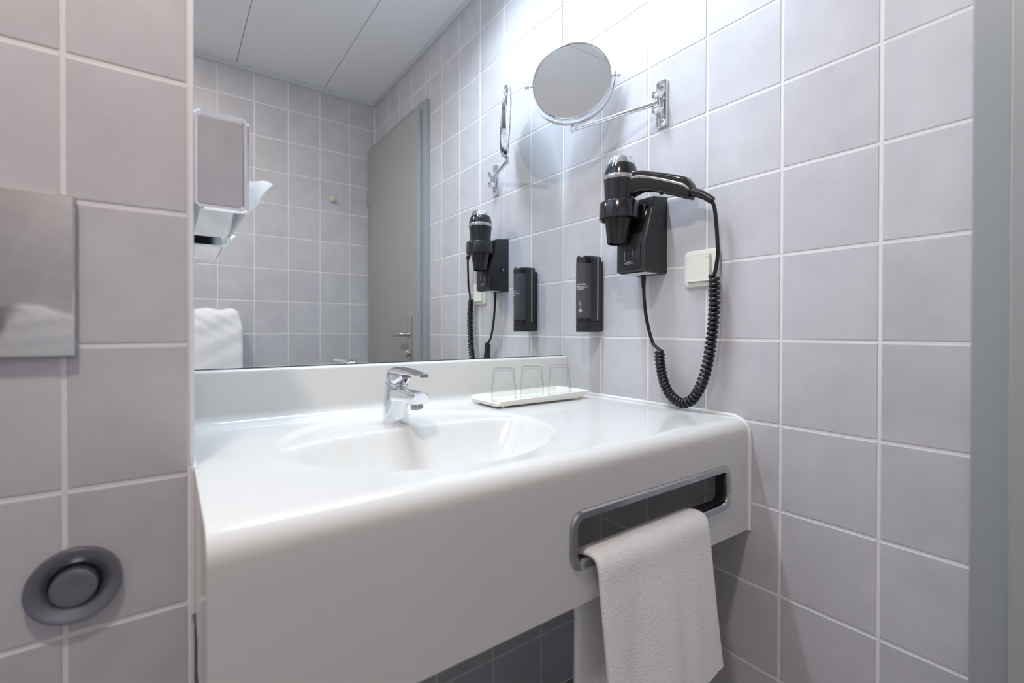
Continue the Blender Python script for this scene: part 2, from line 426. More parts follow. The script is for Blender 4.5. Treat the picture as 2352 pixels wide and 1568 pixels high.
# left end panel, standing free in front of the partition
endp = [(PYF-0.012, TZ), ] + [(y, z) for (y, z) in prof[nd1:nd1+11]] + [(YFR, ZBOT), (PYF-0.075, ZBOT), (PYF-0.075, 0.668), (PYF-0.012, 0.668)]
ev = [bm.verts.new((X0, y, z)) for y, z in endp]; bm.faces.new(ev)
ev = [bm.verts.new((X1, y, z)) for y, z in [(-0.05, TZ)] + [(y, z) for (y, z) in prof[nd1:nd1+11]] + [(YFR, ZBOT), (YFR+0.02, ZBOT), (YFR+0.02, 0.80), (-0.05, 0.80)]]; bm.faces.new(ev)
bmesh.ops.remove_doubles(bm, verts=bm.verts, dist=0.00001)
for v in bm.verts:                      # the lower edge of the apron is not quite level
    if v.co.z < ZBOT+0.005: v.co.z += 0.009*min(1.0, -v.co.x/0.45)
from_bm('basin_shell', bm, 'acrylic', vt, 40)
# sealant joint along the right wall and the partition
tube('sealant_bead', [(-0.0025, -0.05, TZ+0.002), (-0.0025, YFR+0.032, TZ+0.002), (-0.0025, YFR+0.012, TZ-0.006), (-0.0025, YFR+0.001, TZ-0.026), (-0.0025, YFR-0.0005, TZ-0.05), (-0.0025, YFR-0.0005, ZBOT+0.002)], 0.0045, 'silicone', vt, 8)
tube('sealant_bead', [(PXE+0.001, -0.03, TZ+0.002), (PXE+0.001, PYF-0.004, TZ+0.001), (PXE, PYF-0.004, TZ-0.02), (PXE, PYF-0.004, 0.668)], 0.0038, 'silicone', vt, 8)
lathe('drain', [(0.030, 0.0), (0.030, 0.003), (0.022, 0.004), (0.020, 0.0015), (0.0, 0.0015)], (-0.604, -0.335, deck_z(-0.604, -0.335)-0.0005), 'chrome', vt, 24)
# chrome slot frame in the apron
def slot_ring(w_, h_, r, y):
    cx, cz = (SLX0+SLX1)/2, (SLZ0+SLZ1)/2
    return [Vector((cx + a, y, cz + b)) for a, b in rrect(w_, h_, r, 6)]
W0, H0 = 0.4320, 0.0880
rings = [slot_ring(W0, H0, 0.024, YFR+0.0005), slot_ring(W0, H0, 0.024, YFR-0.003), slot_ring(W0-0.005, H0-0.005, 0.022, YFR-0.0055),
         slot_ring(W0-0.024, H0-0.024, 0.014, YFR-0.0050), slot_ring(W0-0.028, H0-0.028, 0.012, YFR-0.002), slot_ring(W0-0.028, H0-0.028, 0.012, YFR+0.004)]
loft('slot_frame', rings, 'chrome_dark', vt, False, False, 45)
rings = [slot_ring(W0-0.028, H0-0.028, 0.012, YFR+0.003), slot_ring(W0-0.030, H0-0.030, 0.012, YFR+0.021), slot_ring(W0-0.026, H0-0.026, 0.012, YFR+0.021), slot_ring(W0-0.024, H0-0.024, 0.012, YFR+0.003)]
loft('slot_sleeve', rings, 'black_mat', vt, False, False, 45)

# ------------------------------------------------------------------ towel through the slot
def cloth(name, path, xa, xb, thick, mat, amp=0.004, nx=36, seed=3, fold=None):
    """path: list of (y, z); sheet swept along x with thickness, closed mesh. xa/xb: left/right edge as functions of path fraction"""
    P = [Vector((0, y, z)) for y, z in path]; m = len(P); top = []; bot = []
    cum = [0.0]
    for a, b in zip(P, P[1:]): cum.append(cum[-1] + (b-a).length)
    for i in range(m):
        s = cum[i]/cum[-1]
        t = (P[min(i+1, m-1)]-P[max(i-1, 0)]).normalized(); nn = Vector((0, t.z, -t.y))
        if fold is not None: dy = lambda q: fold(q, s)
        else: dy = lambda q: 0.0
        rt_, rb_ = [], []
        for k in range(nx+1):
            q = k/nx; x = xa(s) + (xb(s)-xa(s))*q
            ed = min(q, 1-q)*nx; h = thick/2*math.sqrt(min(1.0, 0.15 + ed/2.2))
            o = P[i] + Vector((x, 0, 0)) + nn*dy(q) + nn*random.uniform(-1, 1)*0.0003
            rt_.append(o + nn*h); rb_.append(o - nn*h)
        top.append(rt_); bot.append(rb_)
    rings = [a + list(reversed(b)) for a, b in zip(top, bot)]
    return loft(name, rings, mat, None, True, True, 70)
path = [(YFR+0.034, 0.36), (YFR+0.036, 0.45), (YFR+0.036, 0.55), (YFR+0.036, 0.64), (YFR+0.036, 0.680), (YFR+0.031, 0.692), (YFR+0.016, 0.7030), (YFR-0.004, 0.7075), (YFR-0.0160, 0.7035), (YFR-0.0218, 0.692), (YFR-0.0232, 0.677)]
path += [(YFR-0.0235-0.0009*k, 0.66-0.0165*k) for k in range(0, 15)]
pp = [(p.y, p.z) for p in spline([(0, y, z) for y, z in path], 2)]
def tfold(q, s):
    if s < 0.5: return 0.002*math.sin(q*9)
    d = sstep(0.5, 0.95, s)
    return -d*(0.0058*math.sin(q*8.5+0.4) + 0.0032*math.sin(q*17+2.0+s*2) - 0.006*q) - 0.0012*math.sin(q*31+s*9)*d
tw = cloth('hand_towel', pp, lambda s: -0.466 if s < 0.42 else -0.4845 + 0.032*(s-0.42)/0.58, lambda s: -0.215 if s < 0.42 else -0.2050 + 0.040*(s-0.42)/0.58, 0.0115, 'towel', fold=tfold, nx=60)
tag(tw, 'white terry hand towel draped through the chrome slot in the basin apron', 'towel')
# inner fold of the towel, shows below the outer hem
path = [(YFR-0.0085, 0.655), (YFR-0.0095, 0.62), (YFR-0.0120, 0.56), (YFR-0.0165, 0.48), (YFR-0.0205, 0.44), (YFR-0.0215, 0.4120)]
pp = [(p.y, p.z) for p in spline([(0, y, z) for y, z in path], 4)]
inner = cloth('inner_fold', pp, lambda s: -0.448+0.008*s, lambda s: -0.212 + 0.018*s, 0.007, 'towel')
inner.parent = tw

# ------------------------------------------------------------------ tap
tp = empty('basin_tap', (-0.600, -0.150, TZ-0.0055)); bz = TZ-0.0056
tag(tp, 'chrome single-lever mixer tap at the back of the basin', 'tap')
def ell(cy, z, rx, ry, n=28, tilt=0.0, cx=-0.600):
    return [Vector((cx + rx*math.cos(2*PI*i/n), cy + ry*math.sin(2*PI*i/n), z + tilt*ry*math.sin(2*PI*i/n))) for i in range(n)]
loft('body', [ell(-0.150, bz, 0.0268, 0.0268), ell(-0.150, bz+0.002, 0.0270, 0.0270), ell(-0.1505, bz+0.02, 0.0258, 0.0262), ell(-0.1515, bz+0.05, 0.0240, 0.0255, tilt=0.05),
      ell(-0.153, bz+0.072, 0.0228, 0.0252, tilt=0.16), ell(-0.154, bz+0.080, 0.0222, 0.0248, tilt=0.22), ell(-0.154, bz+0.0815, 0.019, 0.021, tilt=0.22)], 'chrome', tp)
def rr_y(y, zc, w_, h_, r, sl=0.0):
    return [Vector((-0.600 + a, y + sl*b, zc + b)) for a, b in rrect(w_, h_, min(r, w_/2-0.0005, h_/2-0.0005), 5)]
sp = loft('spout', [rr_y(-0.150, bz+0.056, 0.040, 0.040, 0.016), rr_y(-0.175, bz+0.058, 0.038, 0.034, 0.012), rr_y(-0.205, bz+0.060, 0.035, 0.0275, 0.008), rr_y(-0.240, bz+0.0605, 0.0325, 0.0235, 0.006, -0.15),
      rr_y(-0.266, bz+0.0600, 0.031, 0.0215, 0.006, -0.30), rr_y(-0.2685, bz+0.0600, 0.028, 0.0185, 0.006, -0.30)], 'chrome', tp)
ax = Vector((0, -0.26, -1)).normalized()
lathe('aerator', [(0.0122, -0.004), (0.0122, 0.010), (0.0112, 0.0108), (0.0095, 0.0108), (0.0095, 0.008), (0.0, 0.008)], (-0.600, -0.2515, bz+0.0500), 'chrome_soft', sp, 24, ax)
loft('collar', [ell(-0.1545, bz+0.0795, 0.0205, 0.0228, tilt=0.22), ell(-0.155, bz+0.0835, 0.0205, 0.0228, tilt=0.22)], 'chrome', tp)
lv = loft('lever', [ell(-0.155, bz+0.0825, 0.0222, 0.0246, tilt=0.20), ell(-0.1545, bz+0.090, 0.0223, 0.0250, tilt=0.12), ell(-0.1540, bz+0.098, 0.0212, 0.0246, tilt=0.05),
      ell(-0.1550, bz+0.1055, 0.0180, 0.0215, tilt=0.0), ell(-0.1570, bz+0.1105, 0.0120, 0.0160, tilt=0.0), ell(-0.158, bz+0.1125, 0.0055, 0.008, tilt=0.0)], 'chrome', tp)
def blade(y, zc, w_, h_): return rr_y(y, zc, w_, h_, h_*0.45)
loft('lever_blade', [blade(-0.140, bz+0.1010, 0.030, 0.014), blade(-0.165, bz+0.1060, 0.036, 0.013), blade(-0.195, bz+0.1075, 0.034, 0.0105), blade(-0.225, bz+0.1070, 0.030, 0.0082),
      blade(-0.255, bz+0.1060, 0.0265, 0.0066), blade(-0.277, bz+0.1050, 0.023, 0.0058), blade(-0.285, bz+0.1045, 0.017, 0.0048)], 'chrome', lv)
loft('lever_neck', [rr_y(-0.150, bz+0.0930, 0.041, 0.026, 0.010), rr_y(-0.178, bz+0.0935, 0.036, 0.028, 0.010), rr_y(-0.190, bz+0.0955, 0.030, 0.024, 0.010), rr_y(-0.206, bz+0.1010, 0.022, 0.013, 0.006)], 'chrome', lv)
for s, mt in ((-1, 'red'), (1, 'blue')):
    c = Vector((-0.600, -0.1978, bz+0.0915)); pts = [c]
    for k in range(9):
        a = -PI/2 + PI*k/8; pts.append(c + Vector((s*0.0036*math.cos(a), 0.0, 0.0046*math.sin(a))))
    bm = bmesh.new(); v0 = [bm.verts.new(p + Vector((0, -0.0030, 0))) for p in pts[1:]]; v1 = [bm.verts.new(p + Vector((0, 0.004, 0))) for p in pts[1:]]
    bm.faces.new(v0); bm.faces.new(v1)
    for i in range(len(v0)): bm.faces.new((v0[i-1], v0[i], v1[i], v1[i-1]))
    from_bm('temperature_mark', bm, mt, lv)

# ------------------------------------------------------------------ tray and tumblers
tx0, tx1, ty0, ty1, tz0, tz1 = -0.362, -0.080, -0.1745, -0.056, 0.8600, 0.8775
def trect(dx0, dx1, dy, z, r=0.008):
    cx, cy = (tx0-dx0+tx1+dx1)/2, (ty0+ty1)/2
    out = [Vector((cx+a, cy+b, z)) for a, b in rrect(tx1+dx1-tx0+dx0, ty1-ty0+2*dy, r, 4)]
    for p in out:
        k = 1 - sstep(tx0+0.001, tx0+0.010, p.x)      # the left end is lower than the sides
        p.z = min(p.z, tz1 + 0.001 - k*0.0115)
    return out
tr = empty('glass_tray', ((tx0+tx1)/2, (ty0+ty1)/2, TZ))
tag(tr, 'ivory plastic tray with raised rim on the basin top near the corner', 'tray')
loft('tray_dish', [trect(0, 0, 0, tz0), trect(0.002, 0.012, 0.003, tz0+0.009), trect(0.003, 0.017, 0.005, tz1), trect(0.001, 0.015, 0.003, tz1+0.0005), trect(-0.001, 0.008, 0.0, tz0+0.010), trect(-0.004, -0.004, -0.004, tz0+0.0036)], 'tray', tr)
for x in (tx0+0.02, tx1-0.008):
    for y in (ty0+0.006, ty1-0.012):
        lathe('tray_foot', [(0.0028, 0.0), (0.0034, 0.005)], (x, y, TZ-0.0001), 'tray', tr, 10)
gprof = [(0.0318, 0.0), (0.0310, 0.020), (0.0305, 0.0385), (0.0300, 0.0400), (0.0284, 0.0415), (0.0268, 0.0775), (0.0262, 0.0810), (0.0235, 0.0824), (0.0, 0.0824)]
iprof = [(0.0, 0.0755), (0.0238, 0.0755), (0.0252, 0.072), (0.0266, 0.0425), (0.0282, 0.037), (0.0290, 0.029), (0.0304, 0.0)]
ob = None
for i, (gxx, gl) in enumerate(((-0.3085, 'upturned clear tumbler on the tray, nearest to the tap'), (-0.2190, 'upturned clear tumbler in the middle of the tray'), (-0.1240, 'upturned clear tumbler on the tray, nearest to the tiled wall'))):
    if ob is None:
        ob = lathe('glass_tumbler', gprof + iprof, (0, 0, 0), 'glass', None, 40, smooth=50, cap0=False, cap1=False); o = ob
    else:
        o = ob.copy(); COL.objects.link(o)
    o.location = (gxx, -0.1235, tz0+0.0036); tag(o, gl, 'glass', 'tumblers on the tray')

# ------------------------------------------------------------------ magnifying mirror on its wall arm
mm = empty('shaving_mirror', (0, -0.361, 1.59))
tag(mm, 'round chrome magnifying mirror on a swing arm fixed to the tiles', 'mirror')
def xring(w_, h_, r, x, cy=-0.3612, cz=1.592):
    return [Vector((x, cy - a, cz + b)) for a, b in rrect(w_, h_, r, 4)]
loft('wall_plate', [xring(0.0300, 0.113, 0.005, 0.0), xring(0.0300, 0.113, 0.005, -0.006), xring(0.0270, 0.110, 0.005, -0.0085), xring(0.0220, 0.105, 0.004, -0.0085), xring(0.0205, 0.1035, 0.004, -0.0060)], 'chrome', mm)
for z in (1.634, 1.550):
    s = lathe('screw', [(0.0048, 0.0), (0.0045, 0.002), (0.0030, 0.0030)], (-0.0055, -0.3612, z), 'chrome', mm, 14, Vector((-1, 0, 0)))
    box('screw_slot', -0.0088, -0.0080, -0.3618, -0.3606, z-0.0030, z+0.0030, 'void', s)
for z0_, z1_ in ((1.5985, 1.6155), (1.5620, 1.5780)):
    box('hinge_lug', -0.0340, -0.0060, -0.3700, -0.3540, z0_, z1_, 'chrome', mm, bev=0.0012)
box('hinge_spine', -0.0125, -0.0060, -0.3715, -0.3525, 1.560, 1.617, 'chrome', mm, bev=0.001)
tube('hinge_pin', [(-0.0225, -0.362, 1.566), (-0.0225, -0.362, 1.612)], 0.0055, 'chrome', mm, 12)
AE = Vector((-0.105, -0.1515, 1.5765)); AB = Vector((-0.0225, -0.362, 1.5885)); 
adir = (AE-AB).normalized()
tube('arm', [AB, AB.lerp(AE, 0.5), AE, AE + adir*0.004], [0.0064, 0.0064, 0.0064, 0.0058], 'chrome', mm, 16)
lathe('arm_screw', [(0.0030, 0.0), (0.0030, 0.003), (0.002, 0.0042)], AE + Vector((0, 0, -0.0055)), 'chrome', mm, 12, Vector((0, 0, -1)))
DC = Vector((-0.108, -0.151, 1.7035)); DA = Vector((0.625, -0.781, 0)).normalized(); DN = Vector((-0.781, -0.625, 0)).normalized()
tl = math.radians(-5.0); DU = (Vector((0, 0, 1))*math.cos(tl) + DN*math.sin(tl)).normalized(); DN2 = DA.cross(DU).normalized()
if DN2.dot(DN) < 0: DN2 = -DN2
def drings(profile, seg=64):
    return [[DC + (DA*math.cos(2*PI*i/seg) + DU*math.sin(2*PI*i/seg))*r + DN2*h for i in range(seg)] for r, h in profile]
DR = 0.1060
loft('mirror_rim', drings([(DR-0.0045, -0.007), (DR-0.001, -0.0075), (DR+0.0008, -0.004), (DR+0.0012, 0.0), (DR+0.0008, 0.004), (DR-0.001, 0.0075), (DR-0.0045, 0.007), (DR-0.0045, -0.007)]), 'chrome', mm, False, False, 60)
loft('mirror_glass', drings([(DR-0.0046, 0.0052), (DR*0.5, 0.0048), (0.002, 0.0046)]), 'mirror', mm, False, True, 60)
loft('magnifying_glass', drings([(DR-0.0046, -0.0052), (DR*0.75, -0.0030), (DR*0.5, -0.0016), (DR*0.25, -0.0008), (0.002, -0.0005)]), 'mirror', mm, False, True, 60)
YR = 0.1140
bm = bmesh.new(); rings = []
for k in range(41):
    a = PI + PI*k/40
    rad = DA*math.cos(a) + Vector((0, 0, 1))*math.sin(a)
    c = DC + rad*YR
    rings.append([c + rad*p + DN*q for p, q in ((0.0016, 0.0052), (0.0016, -0.0052), (-0.0012, -0.0058), (-0.0012, 0.0058))])
for s_, r0 in ((0, rings[0]), (1, rings[-1])):
    e = [p + Vector((0, 0, 0.008)) for p in r0]
    if s_ == 0: rings.insert(0, e)
    else: rings.append(e)
add_loft(bm, rings); from_bm('yoke', bm, 'chrome', mm, 30)
for s in (-1, 1):
    d = DA*s
    lathe('pivot_knob', [(0.0022, -0.012), (0.0022, 0.002), (0.0040, 0.003), (0.0026, 0.0055), (0.0044, 0.008), (0.0050, 0.0105), (0.0040, 0.013), (0.0015, 0.0142)], DC + d*(YR+0.0005), 'chrome', mm, 14, d)
tube('yoke_post', [AE + Vector((0, 0, 0.004)), AE + Vector((0.001, 0.0005, 0.013))], 0.0042, 'chrome', mm, 12)

# ------------------------------------------------------------------ hair dryer holder
dh = empty('dryer_holder', (0, -0.33, 1.175))
tag(dh, 'black wall holder with shaver outlet below the swing-arm mirror', 'hair dryer holder')
HY0, HY1 = -0.3735, -0.2860
sec = [(0.0, 1.176), (-0.070, 1.1775), (-0.0825, 1.1815), (-0.0815, 1.256), (-0.0760, 1.270), (-0.0500, 1.350), (-0.0460, 1.3590), (0.0, 1.3640)]
def hring(y, ins):
    cx, cz = -0.035, 1.265; out = []
    for x, z in sec:
        out.append(Vector((min(0.0, x + ins*(1 if x < cx else 0)), y, z + (ins if z < cz else -ins))))
    return out
loft('housing', [hring(HY0, 0.004), hring(HY0+0.0012, 0.0015), hring(HY0+0.004, 0.0), hring(HY1-0.004, 0.0), hring(HY1-0.0012, 0.0015), hring(HY1, 0.004)], 'black_mat', dh, smooth=30)
loft('recess_panel', [[Vector((-0.0752 + 0.0232*t - ins, -0.3297 - a, 1.2700 + 0.072*t)) for a, t in ((-0.036, 0.03), (0.030, 0.03), (0.030, 0.97), (-0.036, 0.97))] for ins in (-0.003, 0.0014)], 'black', dh, smooth=30)
op = loft('outlet_plate', [[Vector((x, -0.3290 - a, 1.2185 + b)) for a, b in rrect(0.062 - i, 0.062 - i, 0.004, 3)] for x, i in ((-0.0815, 0.0), (-0.0840, 0.0006), (-0.0845, 0.002))], 'black_mat', dh)
for y, z in ((-0.3205, 1.2300), (-0.3205, 1.2090)):
    lathe('pin_hole', [(0.0026, 0.0), (0.0026, 0.0004)], (-0.0844, y, z), 'void', op, 14, Vector((-1, 0, 0)))
for z in (1.2295, 1.2155):
    box('blade_hole', -0.0848, -0.0843, -0.3345, -0.3285, z-0.0010, z+0.0010, 'void', op)
def line_box(name, y0_, y1_, z0_, z1_, par, x=-0.0848, mat='print'):
    return box(name, x, x+0.0006, min(y0_, y1_), max(y0_, y1_), z0_, z1_, mat, par)
bm = bmesh.new()
for a in ((-0.3140, -0.3134, 1.2080, 1.2295), (-0.3156, -0.3134, 1.2289, 1.2295), (-0.3156, -0.3134, 1.2080, 1.2086),
          (-0.3398, -0.3392, 1.2160, 1.2302), (-0.3398, -0.3376, 1.2296, 1.2302), (-0.3398, -0.3376, 1.2160, 1.2166), (-0.3170, -0.3134, 1.2005, 1.2011), (-0.3398, -0.3362, 1.2005, 1.2011)):
    add_box(bm, -0.0848, -0.0843, *a)
from_bm('outlet_marking', bm, 'print', op)
def text_mesh(txt, size, align='CENTER'):
    cu = bpy.data.curves.new('txt', 'FONT'); cu.body = txt; cu.size = size; cu.align_x = align; cu.resolution_u = 2
    o = bpy.data.objects.new('txt', cu); COL.objects.link(o)
    dg = bpy.context.evaluated_depsgraph_get(); me = bpy.data.meshes.new_from_object(o.evaluated_get(dg))
    bpy.data.objects.remove(o); bpy.data.curves.remove(cu)
    return me
def text_on_x(name, txt, size, y, z, x, par, mat='print', bend=None):
    me = text_mesh(txt, size)
    for v in me.vertices:
        a, b = v.co.x, v.co.y
        v.co = Vector((x, y - a, z + b)) if bend is None else bend(a, z + b)
    me.materials.clear(); me.update()
    return link(name, me, mat, par)
text_on_x('outlet_print', '220-240V~', 0.0042, -0.3266, 1.2016, -0.08485, op)
text_on_x('outlet_print', 'SHAVERS ONLY', 0.0030, -0.3266, 1.1980, -0.08485, op)
box('rating_sticker', -0.074, -0.030, -0.368, -0.295, 1.1758, 1.1772, 'sticker', dh)
sw = box('rocker_switch', -0.034, -0.020, HY1-0.001, HY1+0.0022, 1.242, 1.262, 'black', dh, bev=0.001)
bm = bmesh.new(); add_box(bm, -0.0315, -0.0285, HY1+0.002, HY1+0.0026, 1.2515, 1.2525); add_box(bm, -0.0255, -0.0225, HY1+0.002, HY1+0.0026, 1.2505, 1.2535)
from_bm('switch_mark', bm, 'print', sw)
RC = Vector((-0.104, -0.3135, 0))
loft('holder_ring', lathe_rings([(0.0405, 1.3050), (0.0450, 1.3030), (0.0475, 1.3040), (0.0477, 1.3060), (0.0470, 1.3420), (0.0460, 1.3435), (0.0430, 1.3435), (0.0420, 1.3420), (0.0405, 1.3050)], RC, 48), 'black', dh, False, False, 35)
loft('ring_arm', [[Vector((-0.066, -0.3297 - a, 1.3235 + b)) for a, b in rrect(0.052, 0.033, 0.006, 4)], [Vector((-0.046, -0.3297 - a, 1.3160 + b)) for a, b in rrect(0.060, 0.052, 0.006, 4)]], 'black', dh)

# ------------------------------------------------------------------ hair dryer
hd = empty('hair_dryer', (-0.104, -0.3135, 1.3075))
tag(hd, 'black hair dryer with silver band and coiled cord hanging in its holder', 'hair dryer')
BT, BB = Vector((-0.0995, -0.3165, 1.4500)), Vector((-0.1045, -0.3085, 1.2465))
axd = (BT-BB).normalized()
HT = (BT-BB).length
def hp(l): return [(r, (z-1.2465)/0.2035*HT) for r, z in l]
def hl(name, l, mat, par, c0=True, c1=True, sm=40): return loft(name, lathe_rings(hp(l), BB, 40, axd), mat, par, c0, c1, sm)
hl('barrel', [(0.0345, 1.3050), (0.0350, 1.33), (0.0360, 1.355), (0.0385, 1.385), (0.0402, 1.3965)], 'black', hd)
hl('band', [(0.0402, 1.3960), (0.0412, 1.3975), (0.0412, 1.4045), (0.0404, 1.4065)], 'silver', hd)
hl('rear_cover', [(0.0404, 1.4060), (0.0392, 1.416), (0.0362, 1.427), (0.0335, 1.4335)], 'black', hd)
hl('rear_cap', [(0.0336, 1.4330), (0.0312, 1.441), (0.0286, 1.4485), (0.0270, 1.4505), (0.0235, 1.4500), (0.0, 1.4490)], 'chrome', hd)
nz = hl('nozzle', [(0.0228, 1.2540), (0.0232, 1.2468), (0.0244, 1.2465), (0.0262, 1.2620), (0.0335, 1.3080), (0.0345, 1.3100)], 'black', hd, False, True)
bm = bmesh.new()
add_loft(bm, lathe_rings(hp([(0.0230, 1.2525), (0.0230, 1.2530)]), BB, 28, axd)); from_bm('outlet_grille', bm, 'satin', nz, 40)
# handle: sections along a curve leaning towards the wall
hs = [((-0.099, -0.335, 1.378), 0.068, 0.034), ((-0.0935, -0.3520, 1.3830), 0.056, 0.031), ((-0.0850, -0.3700, 1.3860), 0.0465, 0.030), ((-0.0735, -0.3950, 1.3800), 0.0430, 0.029), ((-0.0630, -0.4180, 1.3722), 0.0445, 0.029), ((-0.0535, -0.4400, 1.3635), 0.0455, 0.028), ((-0.0465, -0.4580, 1.3555), 0.0455, 0.027), ((-0.0425, -0.4690, 1.3450), 0.0330, 0.024)]
def handle_ring(c, h, w_, sc=1.0, n=5):
    c = Vector(c); sl = 0.30
    return [c + Vector((a, sl*b*-0.55, b)) for a, b in rrect(w_*sc, h*sc, min(w_, h)*0.27*sc, n)]
bot = [handle_ring(*s) for s in hs]
hn = loft('handle', bot, 'black', hd, smooth=50)
# silver inlay running along the handle
st = []
for (c, h, w_), dz in zip(hs[1:], (0.0110, 0.0095, 0.0080, 0.0072, 0.0066, 0.0060, 0.0050)):
    c = Vector(c) + Vector((0, 0, dz)); hh = 0.0040
    st.append([c + Vector((a, 0, b)) for a, b in rrect(w_+0.0030, hh*2-0.0006, 0.003, 3)])
loft('handle_inlay', st, 'silver', hn, smooth=50)
tube('finger_switch', [(-0.0680, -0.407, 1.3560), (-0.0680, -0.407, 1.3500)], 0.0045, 'black_mat', hn, 10)
# rubber sleeve and cord
up_ = [(-0.0450, -0.464, 1.3470), (-0.0415, -0.4800, 1.3405), (-0.0380, -0.4950, 1.3320), (-0.0340, -0.5123, 1.3176)]
tube('cord_sleeve', spline(up_, 4), [0.0098]*4 + [0.0092]*4 + [0.0082]*4 + [0.0076], 'rubber', hd, 14)
cordw = 0.0042
upc = [(-0.0345, -0.5105, 1.3195), (-0.032, -0.5158, 1.2996), (-0.029, -0.5185, 1.2622), (-0.027, -0.5198, 1.2248), (-0.025, -0.5192, 1.2017), (-0.023, -0.5145, 1.1772)]
coil = [(-0.022, -0.5095, 1.1590), (-0.023, -0.5107, 1.1276), (-0.024, -0.5114, 1.0945), (-0.025, -0.5092, 1.0521), (-0.026, -0.5049, 1.0143), (-0.027, -0.4996, 0.9761), (-0.028, -0.4911, 0.9403), (-0.029, -0.4793, 0.9095), (-0.030, -0.4629, 0.8844), (-0.030, -0.4431, 0.8735), (-0.030, -0.4238, 0.8767), (-0.030, -0.4027, 0.8915), (-0.030, -0.3894, 0.9138), (-0.030, -0.3819, 0.937), (-0.030, -0.3769, 0.9647), (-0.030, -0.3756, 0.9907)]
lead = [(-0.030, -0.3645, 1.0005), (-0.030, -0.3567, 1.0080), (-0.030, -0.3451, 1.0375), (-0.030, -0.3358, 1.0750), (-0.030, -0.3304, 1.1127), (-0.030, -0.3277, 1.1480)]
cs = spline(coil, 40); cl = [0.0]
for a, b in zip(cs, cs[1:]): cl.append(cl[-1] + (b-a).length)
HR = 0.0082; pts = []; ph = 0.0; L = cl[-1]
steps = 50*16
ci = 0
for k in range(steps+1):
    s = L*k/steps
    while ci < len(cl)-2 and cl[ci+1] < s: ci += 1
    t = (s-cl[ci])/max(1e-9, cl[ci+1]-cl[ci]); p = cs[ci].lerp(cs[ci+1], t); tg = (cs[ci+1]-cs[ci]).normalized()
    n1 = Vector((1, 0, 0)); n1 = (n1 - tg*n1.dot(tg)).normalized(); n2 = tg.cross(n1)
    pitch = 0.0104 if s < L*0.45 else 0.0104 - 0.0018*min(1, (s/L-0.45)/0.3)
    ph += 2*PI*(L/steps)/pitch
    r = HR*min(1.0, 0.35 + 3*min(k, steps-k)/16)
    pts.append(p + (n1*math.cos(ph+2.2) + n2*math.sin(ph+2.2))*r)
full = spline(upc + [pts[0]], 6)[:-1] + pts + spline([pts[-1]] + lead, 6)[1:]
tube('coiled_cord', full, cordw, 'rubber', hd, 8, 80)
tube('plug_sleeve', [(-0.030, -0.3275, 1.1765), (-0.030, -0.3275, 1.150), (-0.030, -0.3278, 1.1440)], [0.0062, 0.0050, 0.0046], 'rubber', hd, 12)

# ------------------------------------------------------------------ soap dispenser
sd = empty('soap_dispenser', (0, -0.145, 1.034))
tag(sd, 'slim black shampoo and soap dispenser fixed beside the mirror', 'soap dispenser')
SCY = -0.1455; SW = 0.0252
def dsec(z, ins=0.0, n=14, x0=-0.0125):
    out = [Vector((x0, SCY - (SW-ins), z)), Vector((-0.038, SCY - (SW-ins), z))]
    for k in range(1, n):
        a = PI*k/n; out.append(Vector((-0.038 - (0.0385-ins)*math.sin(a)**0.9, SCY - (SW-ins)*math.cos(a), z)))
    out += [Vector((-0.038, SCY + (SW-ins), z)), Vector((x0, SCY + (SW-ins), z))]
    return out
loft('bottle', [dsec(1.0645), dsec(1.234), dsec(1.2395, 0.0010), dsec(1.2425, 0.004)], 'black', sd, smooth=35)
loft('bottle_base', [dsec(1.0345, 0.001), dsec(1.0355, 0.0), dsec(1.0635, 0.0), dsec(1.0642, 0.001)], 'black_mat', sd, smooth=35)
box('bracket', -0.0150, 0.0, SCY-0.0205, SCY+0.0205, 1.0365, 1.2305, 'black_mat', sd, bev=0.002)
for s in (-1, 1):
    mesh('level_window', [(-0.0285, SCY + s*(SW+0.0004), 1.066), (-0.0245, SCY + s*(SW+0.0004), 1.066), (-0.0245, SCY + s*(SW+0.0004), 1.2385), (-0.0285, SCY + s*(SW+0.0004), 1.2385)], [(0, 1, 2, 3) if s < 0 else (3, 2, 1, 0)], 'silver', sd)
def bend(a, z, off=0.0005):
    """wrap print offset a (towards -Y) round the bottle front"""
    th = PI/2 - a/0.0315; 
    return Vector((-0.038 - (0.0385+off)*max(0.0, math.sin(th))**0.9, SCY - (SW+off)*math.cos(th), z))
vs = []; fs = []
NL = 24; HWd = 0.0400
for k in range(NL+1):
    a = -HWd + 2*HWd*k/NL
    vs += [bend(a, 1.0735, 0.0002), bend(a, 1.2215, 0.0002)]
for k in range(NL): fs.append((2*k, 2*k+2, 2*k+3, 2*k+1))
lb = mesh('front_label', vs, fs, 'label', sd, 60)
for txt, sz, z, cc in (('ALL-IN-ONE', 0.0064, 1.1620, 0.010), ('HAIR, HAND & BODY', 0.0058, 1.1555, 0.006), ('SHAMPOO', 0.0058, 1.1490, 0.008)):
    text_on_x('label_text', txt, sz, 0, z, 0, lb, 'print', lambda a, zz, c0=cc: bend(a + c0, zz, 0.0006))
bm = bmesh.new()
def strip(a0, a1, z0_, z1_):
    q = [bend(a0, z0_, 0.0006), bend(a1, z0_, 0.0006), bend(a1, z1_, 0.0006), bend(a0, z1_, 0.0006)]
    bm.faces.new([bm.verts.new(p) for p in q])
def strips(a0, a1, z0_, z1_, n=4):
    for k in range(n): strip(a0 + (a1-a0)*k/n, a0 + (a1-a0)*(k+1)/n, z0_, z1_)
strips(0.0, 0.017, 1.0985, 1.0990)
for i, (a0, a1) in enumerate(((0.004, 0.014), (0.003, 0.0155), (0.005, 0.0135))): strips(a0, a1, 1.0940-0.0030*i, 1.0955-0.0030*i)
